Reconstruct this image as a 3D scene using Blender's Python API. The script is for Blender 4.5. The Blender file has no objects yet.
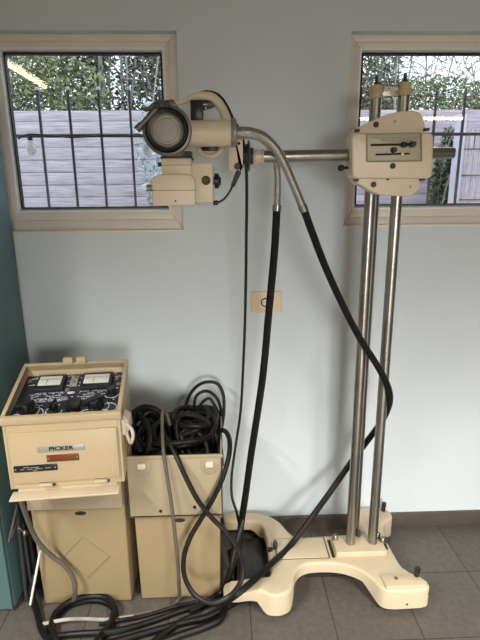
import bpy, bmesh, math, random
from mathutils import Vector, Matrix
random.seed(7)
S = bpy.context.scene
COL = S.collection
PI = math.pi

# ------------------------------------------------------------------ camera
FPX, PITCH, YAW, ROLL, EYE, WALL = 485.67, .2543, .0347, -.0086, 1.5047, 1.9272
fw = Vector((math.sin(YAW)*math.cos(PITCH), math.cos(YAW)*math.cos(PITCH), -math.sin(PITCH)))
r0 = Vector((math.cos(YAW), -math.sin(YAW), 0)); u0 = r0.cross(fw)
RT = r0*math.cos(ROLL) + u0*math.sin(ROLL)
UP = -r0*math.sin(ROLL) + u0*math.cos(ROLL)
CAM = Vector((0, 0, EYE))
cd = bpy.data.cameras.new('camera'); co = bpy.data.objects.new('camera', cd); COL.objects.link(co)
m = Matrix.Identity(4)
for i in range(3):
    m[i][0], m[i][1], m[i][2], m[i][3] = RT[i], UP[i], -fw[i], CAM[i]
co.matrix_world = m
cd.sensor_fit = 'VERTICAL'; cd.sensor_height = 32.0; cd.lens = FPX/640*32.0
cd.clip_start = .02; cd.clip_end = 200
S.camera = co

def at(x, y, Y=None, Z=None):
    """survey point: where the sight line of a photo point meets the upright plane y=Y or the level plane z=Z"""
    d = fw + RT*((x-240)/FPX) - UP*((y-320)/FPX)
    t = Y/d.y if Y is not None else (Z-EYE)/d.z
    return CAM + d*t

# ------------------------------------------------------------------ materials
def mat(name, col, rough=.5, metal=0, var=.0, scale=8, bump=0, bscale=60, spec=.5, coat=0):
    mt = bpy.data.materials.new(name); mt.use_nodes = True
    nt = mt.node_tree; b = nt.nodes['Principled BSDF']
    b.inputs['Base Color'].default_value = (*col, 1); b.inputs['Roughness'].default_value = rough
    b.inputs['Metallic'].default_value = metal; b.inputs['Specular IOR Level'].default_value = spec
    b.inputs['Coat Weight'].default_value = coat
    tc = nt.nodes.new('ShaderNodeTexCoord')
    if var:
        n = nt.nodes.new('ShaderNodeTexNoise'); n.inputs['Scale'].default_value = scale; n.inputs['Detail'].default_value = 5
        nt.links.new(tc.outputs['Object'], n.inputs['Vector'])
        r = nt.nodes.new('ShaderNodeValToRGB')
        r.color_ramp.elements[0].position = .3; r.color_ramp.elements[1].position = .7
        r.color_ramp.elements[0].color = (*[c*(1-var) for c in col], 1)
        r.color_ramp.elements[1].color = (*[min(1, c*(1+var*.6)) for c in col], 1)
        nt.links.new(n.outputs['Fac'], r.inputs['Fac']); nt.links.new(r.outputs['Color'], b.inputs['Base Color'])
    if bump:
        n2 = nt.nodes.new('ShaderNodeTexNoise'); n2.inputs['Scale'].default_value = bscale; n2.inputs['Detail'].default_value = 3
        nt.links.new(tc.outputs['Object'], n2.inputs['Vector'])
        bp = nt.nodes.new('ShaderNodeBump'); bp.inputs['Strength'].default_value = bump; bp.inputs['Distance'].default_value = .01
        nt.links.new(n2.outputs['Fac'], bp.inputs['Height']); nt.links.new(bp.outputs['Normal'], b.inputs['Normal'])
    return mt

M = {}
M['wall'] = mat('wall_paint', (.665, .735, .79), .6, var=.04, scale=2.5, bump=.03, bscale=90)
M['ceiling'] = mat('ceiling_paint', (.42, .41, .39), .8)
M['far_wall'] = mat('far_wall_paint', (.22, .22, .215), .7)
M['frame'] = mat('window_frame_plastic', (.80, .745, .66), .4, var=.04, scale=5)
M['bead'] = mat('white_bead', (.85, .86, .87), .35)
M['gasket'] = mat('gasket_rubber', (.012, .012, .014), .6)
M['base_cream'] = mat('cream_casting_enamel', (.60, .505, .355), .38, var=.05, scale=9, bump=.02, bscale=40)
M['cream'] = mat('cream_enamel', (.56, .445, .27), .38, var=.04, scale=7, bump=.02, bscale=60)
M['head'] = mat('head_enamel', (.80, .69, .52), .36, var=.04, scale=9, bump=.02, bscale=60)
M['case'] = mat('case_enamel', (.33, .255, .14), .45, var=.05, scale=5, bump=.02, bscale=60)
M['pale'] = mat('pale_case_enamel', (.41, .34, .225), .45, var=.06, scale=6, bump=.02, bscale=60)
M['plug'] = mat('cream_plastic', (.78, .70, .58), .35)
M['steel'] = mat('dull_chromed_steel', (.38, .365, .34), .33, 1, var=.22, scale=9, bump=.02, bscale=80)
M['oldsteel'] = mat('old_brown_steel', (.40, .36, .30), .36, 1, var=.3, scale=14)
M['grey_metal'] = mat('grey_painted_metal', (.15, .145, .135), .38, .5, var=.1, scale=20)
M['cap_metal'] = mat('grey_end_cap', (.36, .34, .30), .34, .6, var=.08, scale=15)
M['black'] = mat('black_plastic', (.012, .012, .012), .35)
M['dark'] = mat('dark_grey_metal', (.035, .036, .038), .5)
M['rubber'] = mat('black_rubber', (.0055, .0055, .0056), .45, spec=.3, bump=.08, bscale=200)
M['rubber2'] = mat('dark_brown_rubber', (.011, .009, .0082), .42, spec=.35, bump=.08, bscale=200)
M['grey_cord'] = mat('grey_cord_sheath', (.12, .108, .095), .5)
M['pale_cord'] = mat('pale_grey_cord_sheath', (.42, .40, .37), .5)
M['teal'] = mat('teal_paint', (.095, .18, .19), .45, var=.05, scale=4)
M['navy'] = mat('navy_panel_enamel', (.022, .024, .037), .4)
M['ink'] = mat('white_panel_ink', (.78, .80, .88), .5)
M['meter'] = mat('meter_face_paper', (.82, .82, .76), .5)
M['silver'] = mat('silver_nameplate', (.48, .46, .42), .4, .4)
M['orange'] = mat('copper_red_plate', (.20, .05, .016), .4, .1)
M['blackplate'] = mat('black_nameplate', (.015, .015, .02), .3)
M['red'] = mat('red_indicator', (.5, .03, .04), .3)
M['ivory'] = mat('ivory_plastic', (.80, .66, .42), .4)
M['white'] = mat('white_plastic', (.85, .85, .84), .4)
M['iron'] = mat('dark_wrought_iron', (.085, .083, .095), .5)
M['brass'] = mat('dull_brass', (.32, .24, .12), .4, .8)
M['dark_brass'] = mat('dark_bronze', (.10, .075, .04), .5, .6)
M['dial'] = mat('dial_plate', (.47, .42, .32), .45, .1)
M['line'] = mat('dark_seam', (.12, .09, .06), .7)
M['hole'] = mat('dark_hole', (.02, .015, .012), .8)
M['bark'] = mat('pale_bark', (.34, .31, .27), .9, var=.4, scale=6)
M['soil'] = mat('garden_soil', (.14, .12, .09), .95, var=.3, scale=3)
M['reed'] = mat('dried_reed', (.70, .60, .62), .8, var=.15, scale=30)
M['post'] = mat('weathered_post', (.62, .57, .63), .8, var=.1, scale=10)

def leafmat(name, c1, c2):
    mt = bpy.data.materials.new(name); mt.use_nodes = True; nt = mt.node_tree; b = nt.nodes['Principled BSDF']
    g = nt.nodes.new('ShaderNodeNewGeometry'); r = nt.nodes.new('ShaderNodeValToRGB')
    r.color_ramp.elements[0].color = (*c1, 1); r.color_ramp.elements[1].color = (*c2, 1)
    nt.links.new(g.outputs['Random Per Island'], r.inputs['Fac']); nt.links.new(r.outputs['Color'], b.inputs['Base Color'])
    b.inputs['Roughness'].default_value = .45
    return mt
M['leaf_dark'] = leafmat('evergreen_leaves', (.018, .034, .014), (.24, .28, .15))
M['leaf_lime'] = leafmat('yellow_green_leaves', (.04, .075, .025), (.36, .40, .18))
M['leaf_pale'] = leafmat('blue_grey_leaves', (.25, .34, .30), (.66, .78, .78))

def plankmat():
    mt = bpy.data.materials.new('weathered_boards'); mt.use_nodes = True; nt = mt.node_tree; b = nt.nodes['Principled BSDF']
    tc = nt.nodes.new('ShaderNodeTexCoord'); mp = nt.nodes.new('ShaderNodeMapping'); mp.inputs['Scale'].default_value = (1.2, 1, 22)
    n = nt.nodes.new('ShaderNodeTexNoise'); n.inputs['Scale'].default_value = 4; n.inputs['Detail'].default_value = 6
    nt.links.new(tc.outputs['Object'], mp.inputs['Vector']); nt.links.new(mp.outputs['Vector'], n.inputs['Vector'])
    r = nt.nodes.new('ShaderNodeValToRGB'); r.color_ramp.elements[0].position = .3; r.color_ramp.elements[1].position = .7
    r.color_ramp.elements[0].color = (.34, .295, .315, 1); r.color_ramp.elements[1].color = (.66, .585, .61, 1)
    nt.links.new(n.outputs['Fac'], r.inputs['Fac']); nt.links.new(r.outputs['Color'], b.inputs['Base Color'])
    b.inputs['Roughness'].default_value = .8
    return mt
M['plank'] = plankmat()

def tilemat():
    mt = bpy.data.materials.new('dark_floor_tiles'); mt.use_nodes = True; nt = mt.node_tree; b = nt.nodes['Principled BSDF']
    tc = nt.nodes.new('ShaderNodeTexCoord'); mp = nt.nodes.new('ShaderNodeMapping')
    mp.inputs['Location'].default_value = (-.0812+.0015+.6, -.1335+.0015+.6, 0)
    nt.links.new(tc.outputs['Object'], mp.inputs['Vector'])
    br = nt.nodes.new('ShaderNodeTexBrick'); br.offset = 0; br.squash = 1
    br.inputs['Scale'].default_value = 1; br.inputs['Brick Width'].default_value = .3; br.inputs['Row Height'].default_value = .3
    br.inputs['Mortar Size'].default_value = .0022; br.inputs['Mortar Smooth'].default_value = .2; br.inputs['Bias'].default_value = 0
    br.inputs['Color1'].default_value = (.108, .096, .087, 1); br.inputs['Color2'].default_value = (.120, .107, .097, 1)
    br.inputs['Mortar'].default_value = (.045, .039, .035, 1)
    nt.links.new(mp.outputs['Vector'], br.inputs['Vector'])
    n = nt.nodes.new('ShaderNodeTexNoise'); n.inputs['Scale'].default_value = 45; n.inputs['Detail'].default_value = 6
    nt.links.new(tc.outputs['Object'], n.inputs['Vector'])
    mx = nt.nodes.new('ShaderNodeMix'); mx.data_type = 'RGBA'; mx.blend_type = 'OVERLAY'; mx.inputs[0].default_value = .35
    nt.links.new(br.outputs['Color'], mx.inputs[6]); nt.links.new(n.outputs['Fac'], mx.inputs[7])
    nt.links.new(mx.outputs[2], b.inputs['Base Color'])
    b.inputs['Roughness'].default_value = .42; b.inputs['Specular IOR Level'].default_value = .35
    return mt
M['tile'] = tilemat()
M['skirt'] = mat('skirting_tile', (.085, .072, .062), .4, var=.12, scale=30)

def glassmat():
    mt = bpy.data.materials.new('window_glass'); mt.use_nodes = True; nt = mt.node_tree
    nt.nodes.remove(nt.nodes['Principled BSDF']); out = nt.nodes['Material Output']
    t = nt.nodes.new('ShaderNodeBsdfTransparent'); t.inputs['Color'].default_value = (.97, .98, .98, 1)
    g = nt.nodes.new('ShaderNodeBsdfGlossy'); g.inputs['Roughness'].default_value = 0
    lw = nt.nodes.new('ShaderNodeLayerWeight'); lw.inputs['Blend'].default_value = .5
    pw = nt.nodes.new('ShaderNodeMath'); pw.operation = 'POWER'; pw.inputs[1].default_value = 5
    ma = nt.nodes.new('ShaderNodeMath'); ma.operation = 'MULTIPLY_ADD'; ma.inputs[1].default_value = .95; ma.inputs[2].default_value = .04
    nt.links.new(lw.outputs['Facing'], pw.inputs[0]); nt.links.new(pw.outputs[0], ma.inputs[0])
    mx = nt.nodes.new('ShaderNodeMixShader'); nt.links.new(ma.outputs[0], mx.inputs[0])
    nt.links.new(t.outputs[0], mx.inputs[1]); nt.links.new(g.outputs[0], mx.inputs[2]); nt.links.new(mx.outputs[0], out.inputs['Surface'])
    return mt
M['glass'] = glassmat()

def emit(name, col, st):
    mt = bpy.data.materials.new(name); mt.use_nodes = True; nt = mt.node_tree; b = nt.nodes['Principled BSDF']
    b.inputs['Base Color'].default_value = (.8, .8, .8, 1)
    b.inputs['Emission Color'].default_value = (*col, 1); b.inputs['Emission Strength'].default_value = st
    return mt
M['tube'] = emit('lit_fluorescent_tube', (1, .80, .44), 21)

def braid(name='braided_steel', rings=230):
    mt = mat(name, (.58, .565, .54), .30, 1); nt = mt.node_tree; b = nt.nodes['Principled BSDF']
    uv = nt.nodes.new('ShaderNodeUVMap'); w = nt.nodes.new('ShaderNodeTexWave'); w.bands_direction = 'Y'
    w.inputs['Scale'].default_value = rings
    bp = nt.nodes.new('ShaderNodeBump'); bp.inputs['Strength'].default_value = .35; bp.inputs['Distance'].default_value = .003
    nt.links.new(uv.outputs[0], w.inputs['Vector']); nt.links.new(w.outputs['Fac'], bp.inputs['Height'])
    nt.links.new(bp.outputs['Normal'], b.inputs['Normal'])
    return mt
M['braid'] = braid(rings=70)

# ------------------------------------------------------------------ mesh helpers
V = Vector
def basis(d):
    d = d.normalized(); a = V((0, 0, 1)) if abs(d.z) < .9 else V((1, 0, 0))
    x = a.cross(d).normalized(); return x, d.cross(x), d

class B:
    def __init__(self): self.bm = bmesh.new(); self.uv = self.bm.loops.layers.uv.new('UVMap')
    def box(self, lo, hi, rot=None):
        lo, hi = V(lo), V(hi); c = (lo+hi)/2; vs = []
        for sx in (0, 1):
            for sy in (0, 1):
                for sz in (0, 1):
                    p = V((hi.x if sx else lo.x, hi.y if sy else lo.y, hi.z if sz else lo.z))
                    if rot is not None: p = c + rot @ (p-c)
                    vs.append(self.bm.verts.new(p))
        for f in ((0,1,3,2),(4,6,7,5),(0,4,5,1),(2,3,7,6),(0,2,6,4),(1,5,7,3)):
            self.bm.faces.new([vs[i] for i in f])
        return self
    def hexa(self, pts):
        """pts: bottom four then top four, each counter-clockwise from above"""
        vs = [self.bm.verts.new(p) for p in pts]
        for f in ((3,2,1,0),(4,5,6,7),(0,1,5,4),(1,2,6,5),(2,3,7,6),(3,0,4,7)): self.bm.faces.new([vs[i] for i in f])
        return self
    def lathe(self, c, d, prof, seg=32, cap=True):
        """prof: (distance along d from c, radius)"""
        c = V(c); x, y, z = basis(V(d)); rings = []
        for t, r in prof:
            rings.append([self.bm.verts.new(c + z*t + (x*math.cos(2*PI*k/seg) + y*math.sin(2*PI*k/seg))*max(r, 1e-5)) for k in range(seg)])
        for a, b in zip(rings, rings[1:]):
            for k in range(seg):
                self.bm.faces.new((a[k], a[(k+1) % seg], b[(k+1) % seg], b[k]))
        if cap:
            self.bm.faces.new(list(reversed(rings[0]))); self.bm.faces.new(rings[-1])
        return self
    def cyl(self, a, b, r, r2=None, seg=20):
        a, b = V(a), V(b); return self.lathe(a, b-a, [(0, r), ((b-a).length, r if r2 is None else r2)], seg)
    def ring(self, c, d, R, r, seg=40, s2=12, a0=0, a1=2*PI, axis=None):
        x, y, z = basis(V(d)); c = V(c)
        if axis: x, y = V(axis[0]), V(axis[1])
        n = seg; pts = [c + (x*math.cos(a0+(a1-a0)*k/n) + y*math.sin(a0+(a1-a0)*k/n))*R for k in range(n+1)]
        closed = abs(a1-a0-2*PI) < 1e-4
        return self.tube(pts[:-1] if closed else pts, r, s2, closed)
    def tube(self, pts, r, seg=10, closed=False):
        n = len(pts); rr = r if isinstance(r, (list, tuple)) else [r]*n
        T = []
        for i in range(n):
            if closed: T.append((pts[(i+1) % n]-pts[i-1]).normalized())
            else: T.append((pts[min(i+1, n-1)]-pts[max(i-1, 0)]).normalized())
        x, y, _ = basis(T[0]); rings = []; L = 0; Ls = []
        for i in range(n):
            if i:
                ax = T[i-1].cross(T[i]); L += (pts[i]-pts[i-1]).length
                if ax.length > 1e-7:
                    R = Matrix.Rotation(T[i-1].angle(T[i]), 3, ax.normalized()); x = R @ x
            x = (x - T[i]*x.dot(T[i])).normalized(); yy = T[i].cross(x); Ls.append(L)
            rings.append([self.bm.verts.new(pts[i] + (x*math.cos(2*PI*k/seg) + yy*math.sin(2*PI*k/seg))*rr[i]) for k in range(seg)])
        m_ = n if closed else n-1
        for i in range(m_):
            a, b = rings[i], rings[(i+1) % n]
            la, lb = Ls[i], (Ls[i+1] if i+1 < n else L+.01)
            for k in range(seg):
                f = self.bm.faces.new((a[k], a[(k+1) % seg], b[(k+1) % seg], b[k]))
                for lp, (u, v) in zip(f.loops, ((k/seg, la), ((k+1)/seg, la), ((k+1)/seg, lb), (k/seg, lb))): lp[self.uv].uv = (u, v)
        if not closed:
            self.bm.faces.new(list(reversed(rings[0]))); self.bm.faces.new(rings[-1])
        return self
    def prism(self, pts, d):
        """a planar outline pushed along the vector d"""
        d = V(d); a = [self.bm.verts.new(V(p)) for p in pts]; b = [self.bm.verts.new(V(p)+d) for p in pts]; n = len(pts)
        self.bm.faces.new(list(reversed(a))); self.bm.faces.new(b)
        for i in range(n): self.bm.faces.new((a[i], a[(i+1) % n], b[(i+1) % n], b[i]))
        return self
    def ball(self, c, r, sc=(1, 1, 1), u=18, v=12):
        mt = Matrix.Translation(V(c)) @ Matrix.Diagonal((*[r*s for s in sc], 1))
        bmesh.ops.create_uvsphere(self.bm, u_segments=u, v_segments=v, radius=1, matrix=mt); return self
    def build(self, name, material, parent=None, bevel=0, seg=2, smooth=True, ang=35):
        bm = self.bm
        bmesh.ops.recalc_face_normals(bm, faces=bm.faces)
        if bevel:
            es = [e for e in bm.edges if len(e.link_faces) == 2 and e.calc_face_angle(0) > math.radians(30)]
            bmesh.ops.bevel(bm, geom=es, offset=bevel, segments=seg, profile=.5, affect='EDGES', clamp_overlap=True)
        if parent is not None:
            bmesh.ops.transform(bm, matrix=root_of(parent).inverted(), verts=bm.verts)
        me = bpy.data.meshes.new(name); bm.to_mesh(me); bm.free()
        if smooth:
            for p in me.polygons: p.use_smooth = True
            try: me.set_sharp_from_angle(angle=math.radians(ang))
            except Exception: pass
        me.materials.append(M[material])
        o = bpy.data.objects.new(name, me); COL.objects.link(o)
        if parent is not None: o.parent = parent
        return o

ROOTS = {}
def root_of(o):
    while o.parent is not None: o = o.parent
    return ROOTS.get(o.name, Matrix.Identity(4))
def tag(o, label, cat, group=None):
    o['label'] = label; o['category'] = cat
    if group: o['group'] = group
    return o
def thing(name, label, cat, loc, rz=0, group=None):
    o = bpy.data.objects.new(name, None); COL.objects.link(o); o.empty_display_size = .05
    o.location = loc; o.rotation_euler = (0, 0, rz)
    ROOTS[o.name] = Matrix.Translation(V(loc)) @ Matrix.Rotation(rz, 4, 'Z')
    return tag(o, label, cat, group)
def struct(o): o['kind'] = 'structure'; return o

def spline(pts, n=10, closed=False):
    """smooth curve through the points (centripetal Catmull-Rom)"""
    P = [V(p) for p in pts]; out = []; N = len(P)
    rng = range(N) if closed else range(N-1)
    for i in rng:
        if closed: p0, p1, p2, p3 = P[i-1], P[i], P[(i+1) % N], P[(i+2) % N]
        else:
            p1, p2 = P[i], P[i+1]
            p0 = P[i-1] if i > 0 else p1*2-p2
            p3 = P[i+2] if i+2 < N else p2*2-p1
        t0 = 0; t1 = t0+max((p1-p0).length, 1e-5)**.5; t2 = t1+max((p2-p1).length, 1e-5)**.5; t3 = t2+max((p3-p2).length, 1e-5)**.5
        for k in range(n):
            t = t1+(t2-t1)*k/n
            A1 = p0*((t1-t)/(t1-t0))+p1*((t-t0)/(t1-t0)); A2 = p1*((t2-t)/(t2-t1))+p2*((t-t1)/(t2-t1)); A3 = p2*((t3-t)/(t3-t2))+p3*((t-t2)/(t3-t2))
            B1 = A1*((t2-t)/(t2-t0))+A2*((t-t0)/(t2-t0)); B2 = A2*((t3-t)/(t3-t1))+A3*((t-t1)/(t3-t1))
            out.append(B1*((t2-t)/(t2-t1))+B2*((t-t1)/(t2-t1)))
    if not closed: out.append(P[-1])
    return out

def text(s, size, origin, xdir, up, name, material, parent, thick=.0006, sx=1.0):
    cu = bpy.data.curves.new(name, 'FONT'); cu.body = s; cu.size = size; cu.extrude = thick; cu.align_x = 'CENTER'; cu.align_y = 'CENTER'
    cu.offset = size*.03
    o = bpy.data.objects.new(name, cu); COL.objects.link(o)
    dg = bpy.context.evaluated_depsgraph_get(); me = bpy.data.meshes.new_from_object(o.evaluated_get(dg))
    bpy.data.objects.remove(o)
    x = V(xdir).normalized(); y = V(up).normalized(); z = x.cross(y)
    mx = Matrix.Identity(4)
    for i in range(3): mx[i][0], mx[i][1], mx[i][2], mx[i][3] = x[i]*sx, y[i], z[i], origin[i]
    me.transform(root_of(parent).inverted() @ mx)
    me.materials.clear(); me.materials.append(M[material])
    t = bpy.data.objects.new(name, me); COL.objects.link(t); t.parent = parent
    return t

# ------------------------------------------------------------------ the room
XL, XR, YB, ZC = -2.6, 3.9, -4.4, 2.55
W1 = (-.835, -.150, 1.366, 2.066)        # window openings: x0, x1, z0, z1
W2 = (.476, 1.161, 1.376, 2.066)
WT = WALL+.17
struct(B().box((XL, YB, -.1), (XR, WALL, 0)).build('floor', 'tile', smooth=False))
struct(B().box((XL, YB, ZC), (XR, WALL, ZC+.1)).build('ceiling', 'ceiling', smooth=False))
struct(B().box((XL-.1, YB, -.1), (XL, WT, ZC+.1)).build('wall_left', 'far_wall', smooth=False))
struct(B().box((XR, YB, -.1), (XR+.1, WT, ZC+.1)).build('wall_right', 'far_wall', smooth=False))
struct(B().box((XL-.1, YB-.1, -.1), (XR+.1, YB, ZC+.1)).build('wall_front', 'far_wall', smooth=False))
w = B()
zs = [-.1, W1[2], W1[3], ZC+.1]
w.box((XL, WALL, -.1), (XR, WT, W1[2])); w.box((XL, WALL, W1[3]), (XR, WT, ZC+.1))
w.box((XL, WALL, W1[2]), (W1[0], WT, W1[3])); w.box((W1[1], WALL, W1[2]), (W2[0], WT, W1[3])); w.box((W2[1], WALL, W1[2]), (XR, WT, W1[3]))
w.box((W2[0], WALL, W1[2]), (W2[1], WT, W2[2]))
struct(w.build('wall_back', 'wall', smooth=False))
struct(B().box((XL, WALL-.011, 0), (XR, WALL, .071)).build('baseboard_back', 'skirt', bevel=.001))
b = B()
for k in range(11):
    x = .0812-2.4+.6*k
    if XL < x < XR: b.box((x-.001, WALL-.0115, 0), (x+.001, WALL-.0108, .071))

def window(n, w, glass):
    x0, x1, z0, z1 = w; g0, g1, h0, h1 = glass; yf = WALL+.036
    e = bpy.data.objects.new('window_%d' % n, None); COL.objects.link(e); e['kind'] = 'structure'; e.location = ((x0+x1)/2, yf, z0)
    ROOTS[e.name] = Matrix.Translation(e.location)
    def fr(a0, a1, c0, c1, d0, d1, i0, i1, k0, k1):    # mitred frame between an outer and an inner rectangle
        q = B(); o = [(a0, c0), (a1, c0), (a1, c1), (a0, c1)]; i = [(i0, k0), (i1, k0), (i1, k1), (i0, k1)]
        for s in range(4):
            t = (s+1) % 4
            q.hexa([(o[s][0], d0, o[s][1]), (o[t][0], d0, o[t][1]), (i[t][0], d0, i[t][1]), (i[s][0], d0, i[s][1]),
                    (o[s][0], d1, o[s][1]), (o[t][0], d1, o[t][1]), (i[t][0], d1, i[t][1]), (i[s][0], d1, i[s][1])])
        return q
    s0, s1, t0, t1 = g0-.036, g1+.036, h0-.052, h1+.036
    fr(x0, x1, z0, z1, yf, WT-.04, s0+.004, s1-.004, t0+.004, t1-.004).build('outer_frame', 'frame', e, bevel=.003)
    fr(s0, s1, t0, t1, yf+.008, yf+.06, g0-.011, g1+.011, h0-.014, h1+.011).build('sash', 'frame', e, bevel=.004)
    q = B(); o = [(g0-.016, h0-.018), (g1+.016, h0-.018), (g1+.016, h1+.016), (g0-.016, h1+.016)]
    fi = [(g0-.009, h0-.014), (g1+.009, h0-.014), (g1+.009, h1+.006), (g0-.009, h1+.006)]; bi = [(g0-.001, h0-.001), (g1+.001, h0-.001), (g1+.001, h1+.001), (g0-.001, h1+.001)]
    for s_ in range(4):
        t_ = (s_+1) % 4
        q.hexa([(o[s_][0], yf+.006, o[s_][1]), (o[t_][0], yf+.006, o[t_][1]), (fi[t_][0], yf+.006, fi[t_][1]), (fi[s_][0], yf+.006, fi[s_][1]),
                (o[s_][0], yf+.036, o[s_][1]), (o[t_][0], yf+.036, o[t_][1]), (bi[t_][0], yf+.036, bi[t_][1]), (bi[s_][0], yf+.036, bi[s_][1])])
    q.build('glazing_bead', 'bead', e)
    fr(g0-.002, g1+.002, h0-.002, h1+.002, yf+.021, yf+.045, g0+.002, g1-.002, h0+.002, h1-.004).build('gasket', 'gasket', e)
    B().box((g0-.006, yf+.03, h0-.006), (g1+.006, yf+.034, h1+.006)).build('pane', 'glass', e, smooth=False)
    B().box((x0-.003, WALL-.004, z0-.004), (x1+.003, WALL+.04, z0+.006)).build('sill', 'frame', e, bevel=.0015)
    B().box((x0, WT-.03, z0-.02), (x1, WT+.05, z0+.012)).build('outer_sill', 'bead', e, bevel=.003)
    return e
GL = (-.783, -.2155, 1.4575, 2.008)
window(1, W1, GL)
window(2, W2, (.5365, 1.100, 1.4575, 2.008))

# ------------------------------------------------------------------ lights of the room and added fill lamps
def tube_light(a, bb, label):
    a, bb = V(a), V(bb); c = (a+bb)/2; d = (bb-a).normalized(); L = (bb-a).length
    s = d.cross(V((0, 0, 1)))
    t = thing('fluorescent_light', label, 'ceiling light', (c.x, c.y, ZC), 0)
    q = B(); h = s*.03; top = ZC-.0005
    p = [a-h, bb-h, bb+h, a+h]
    q.hexa([V((v.x, v.y, a.z+.028)) for v in p] + [V((v.x, v.y, top)) for v in p]); q.build('batten', 'white', t, bevel=.003)
    B().cyl(a+d*.02, bb-d*.02, .019, seg=16).build('tube', 'tube', t)
    q = B(); q.box(a-V((.02, .02, .02)), a+V((.02, .02, .035))); q.build('lamp_holder', 'white', t, bevel=.003)
    q = B(); q.box(bb-V((.02, .02, .02)), bb+V((.02, .02, .035))); q.build('lamp_holder', 'white', t, bevel=.003)
tube_light((-1.62, -1.0, 2.48), (-1.62, .22, 2.48), 'fluorescent tube whose slanting reflection shows in the left window')
tube_light((1.85, -3.05, 2.48), (3.35, -3.05, 2.48), 'fluorescent tube whose level reflection shows in the right window')

def area(name, loc, target, sx, sy, power, col, spread=PI):
    l = bpy.data.lights.new(name, 'AREA'); l.shape = 'RECTANGLE'; l.size = sx; l.size_y = sy; l.energy = power; l.color = col; l.spread = spread
    o = bpy.data.objects.new(name, l); COL.objects.link(o); o.location = loc
    o.rotation_euler = (V(target)-V(loc)).to_track_quat('-Z', 'Y').to_euler(); return o
area('ceiling_trough_left', (-1.62, -.4, 2.44), (-1.62, -.4, 0), .25, 1.2, 84, (1, .97, .91), math.radians(130))
area('ceiling_trough_right', (2.6, -3.05, 2.44), (2.6, -3.05, 0), 1.5, .25, 165, (1, .87, .70), math.radians(125))
area('added_downlight_middle', (1.2, -.7, 2.44), (1.2, -.7, 0), .3, 1.2, 88, (1, .93, .82), math.radians(120))  # added downlight with no known tube, strengthens the overhead light
area('low_wall_fill', (.9, -4.2, 1.0), (.6, 1.9, -.45), 1.6, 1.6, 17, (1, .97, .92), math.radians(48))  # added fill lamp behind the camera, brightens the lower wall

wd = bpy.data.worlds.new('overcast_sky'); S.world = wd; wd.use_nodes = True
bg = wd.node_tree.nodes['Background']; bg.inputs['Color'].default_value = (.80, .87, 1, 1); bg.inputs['Strength'].default_value = 2.0

# ------------------------------------------------------------------ x-ray stand
X = thing('x_ray_unit', 'cream mobile x-ray unit with twin steel columns and cast floor base', 'x-ray machine', (.42, 1.66, 0))
out = [(-.012, 1.905), (.06, 1.908), (.13, 1.902), (.185, 1.88), (.232, 1.83), (.262, 1.765), (.285, 1.738), (.41, 1.735), (.52, 1.738),
       (.553, 1.78), (.572, 1.85), (.585, 1.897), (.61, 1.91), (.70, 1.908), (.728, 1.895), (.738, 1.865), (.728, 1.835), (.70, 1.815), (.675, 1.785),
       (.66, 1.71), (.663, 1.62), (.672, 1.545), (.700, 1.512), (.732, 1.487), (.742, 1.462), (.728, 1.447), (.66, 1.441), (.585, 1.443), (.560, 1.458),
       (.535, 1.500), (.500, 1.540), (.455, 1.566), (.41, 1.578), (.35, 1.581), (.30, 1.574), (.268, 1.552), (.250, 1.520), (.240, 1.478),
       (.218, 1.445), (.184, 1.431), (.150, 1.434), (.118, 1.450), (.075, 1.456), (.03, 1.452), (-.008, 1.458), (-.018, 1.480), (-.014, 1.512), (.01, 1.524),
       (.09, 1.526), (.150, 1.524), (.163, 1.545), (.164, 1.66), (.162, 1.755), (.148, 1.815), (.122, 1.838), (.07, 1.845), (0, 1.848), (-.014, 1.86), (-.018, 1.885)]
def zlow(x, y):
    def bump(cx, cy, r): 
        d = math.hypot(x-cx, y-cy)/r; return max(0, 1-d*d)
    k = max(bump(.66, 1.46, .16), bump(.185, 1.43, .085), bump(.66, 1.88, .15), bump(.20, 1.87, .09))
    return .066 - .046*min(1, k*1.6)
def ztop(x, y):
    z = .112
    if y < 1.53 and x > .5: z -= .010*(1.53-y)/.09
    if x < .12 and y < 1.56: z -= .016*min(1, (.12-x)/.1)
    return z
sm = spline([(x, y, 0) for x, y in out], 3, True)
q = B(); n = len(sm)
top = [q.bm.verts.new((p.x, p.y, ztop(p.x, p.y))) for p in sm]; bot = [q.bm.verts.new((p.x, p.y, zlow(p.x, p.y))) for p in sm]
ft = q.bm.faces.new(top); fb = q.bm.faces.new(list(reversed(bot)))
for i in range(n): q.bm.faces.new((bot[i], bot[(i+1) % n], top[(i+1) % n], top[i]))
bmesh.ops.recalc_face_normals(q.bm, faces=q.bm.faces)
es = [e for e in ft.edges]
bmesh.ops.bevel(q.bm, geom=es, offset=.014, segments=4, profile=.5, affect='EDGES', clamp_overlap=True)
bmesh.ops.triangulate(q.bm, faces=[f for f in q.bm.faces if len(f.verts) > 4])
BASE = q.build('base_casting', 'base_cream', X, ang=50)

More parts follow.
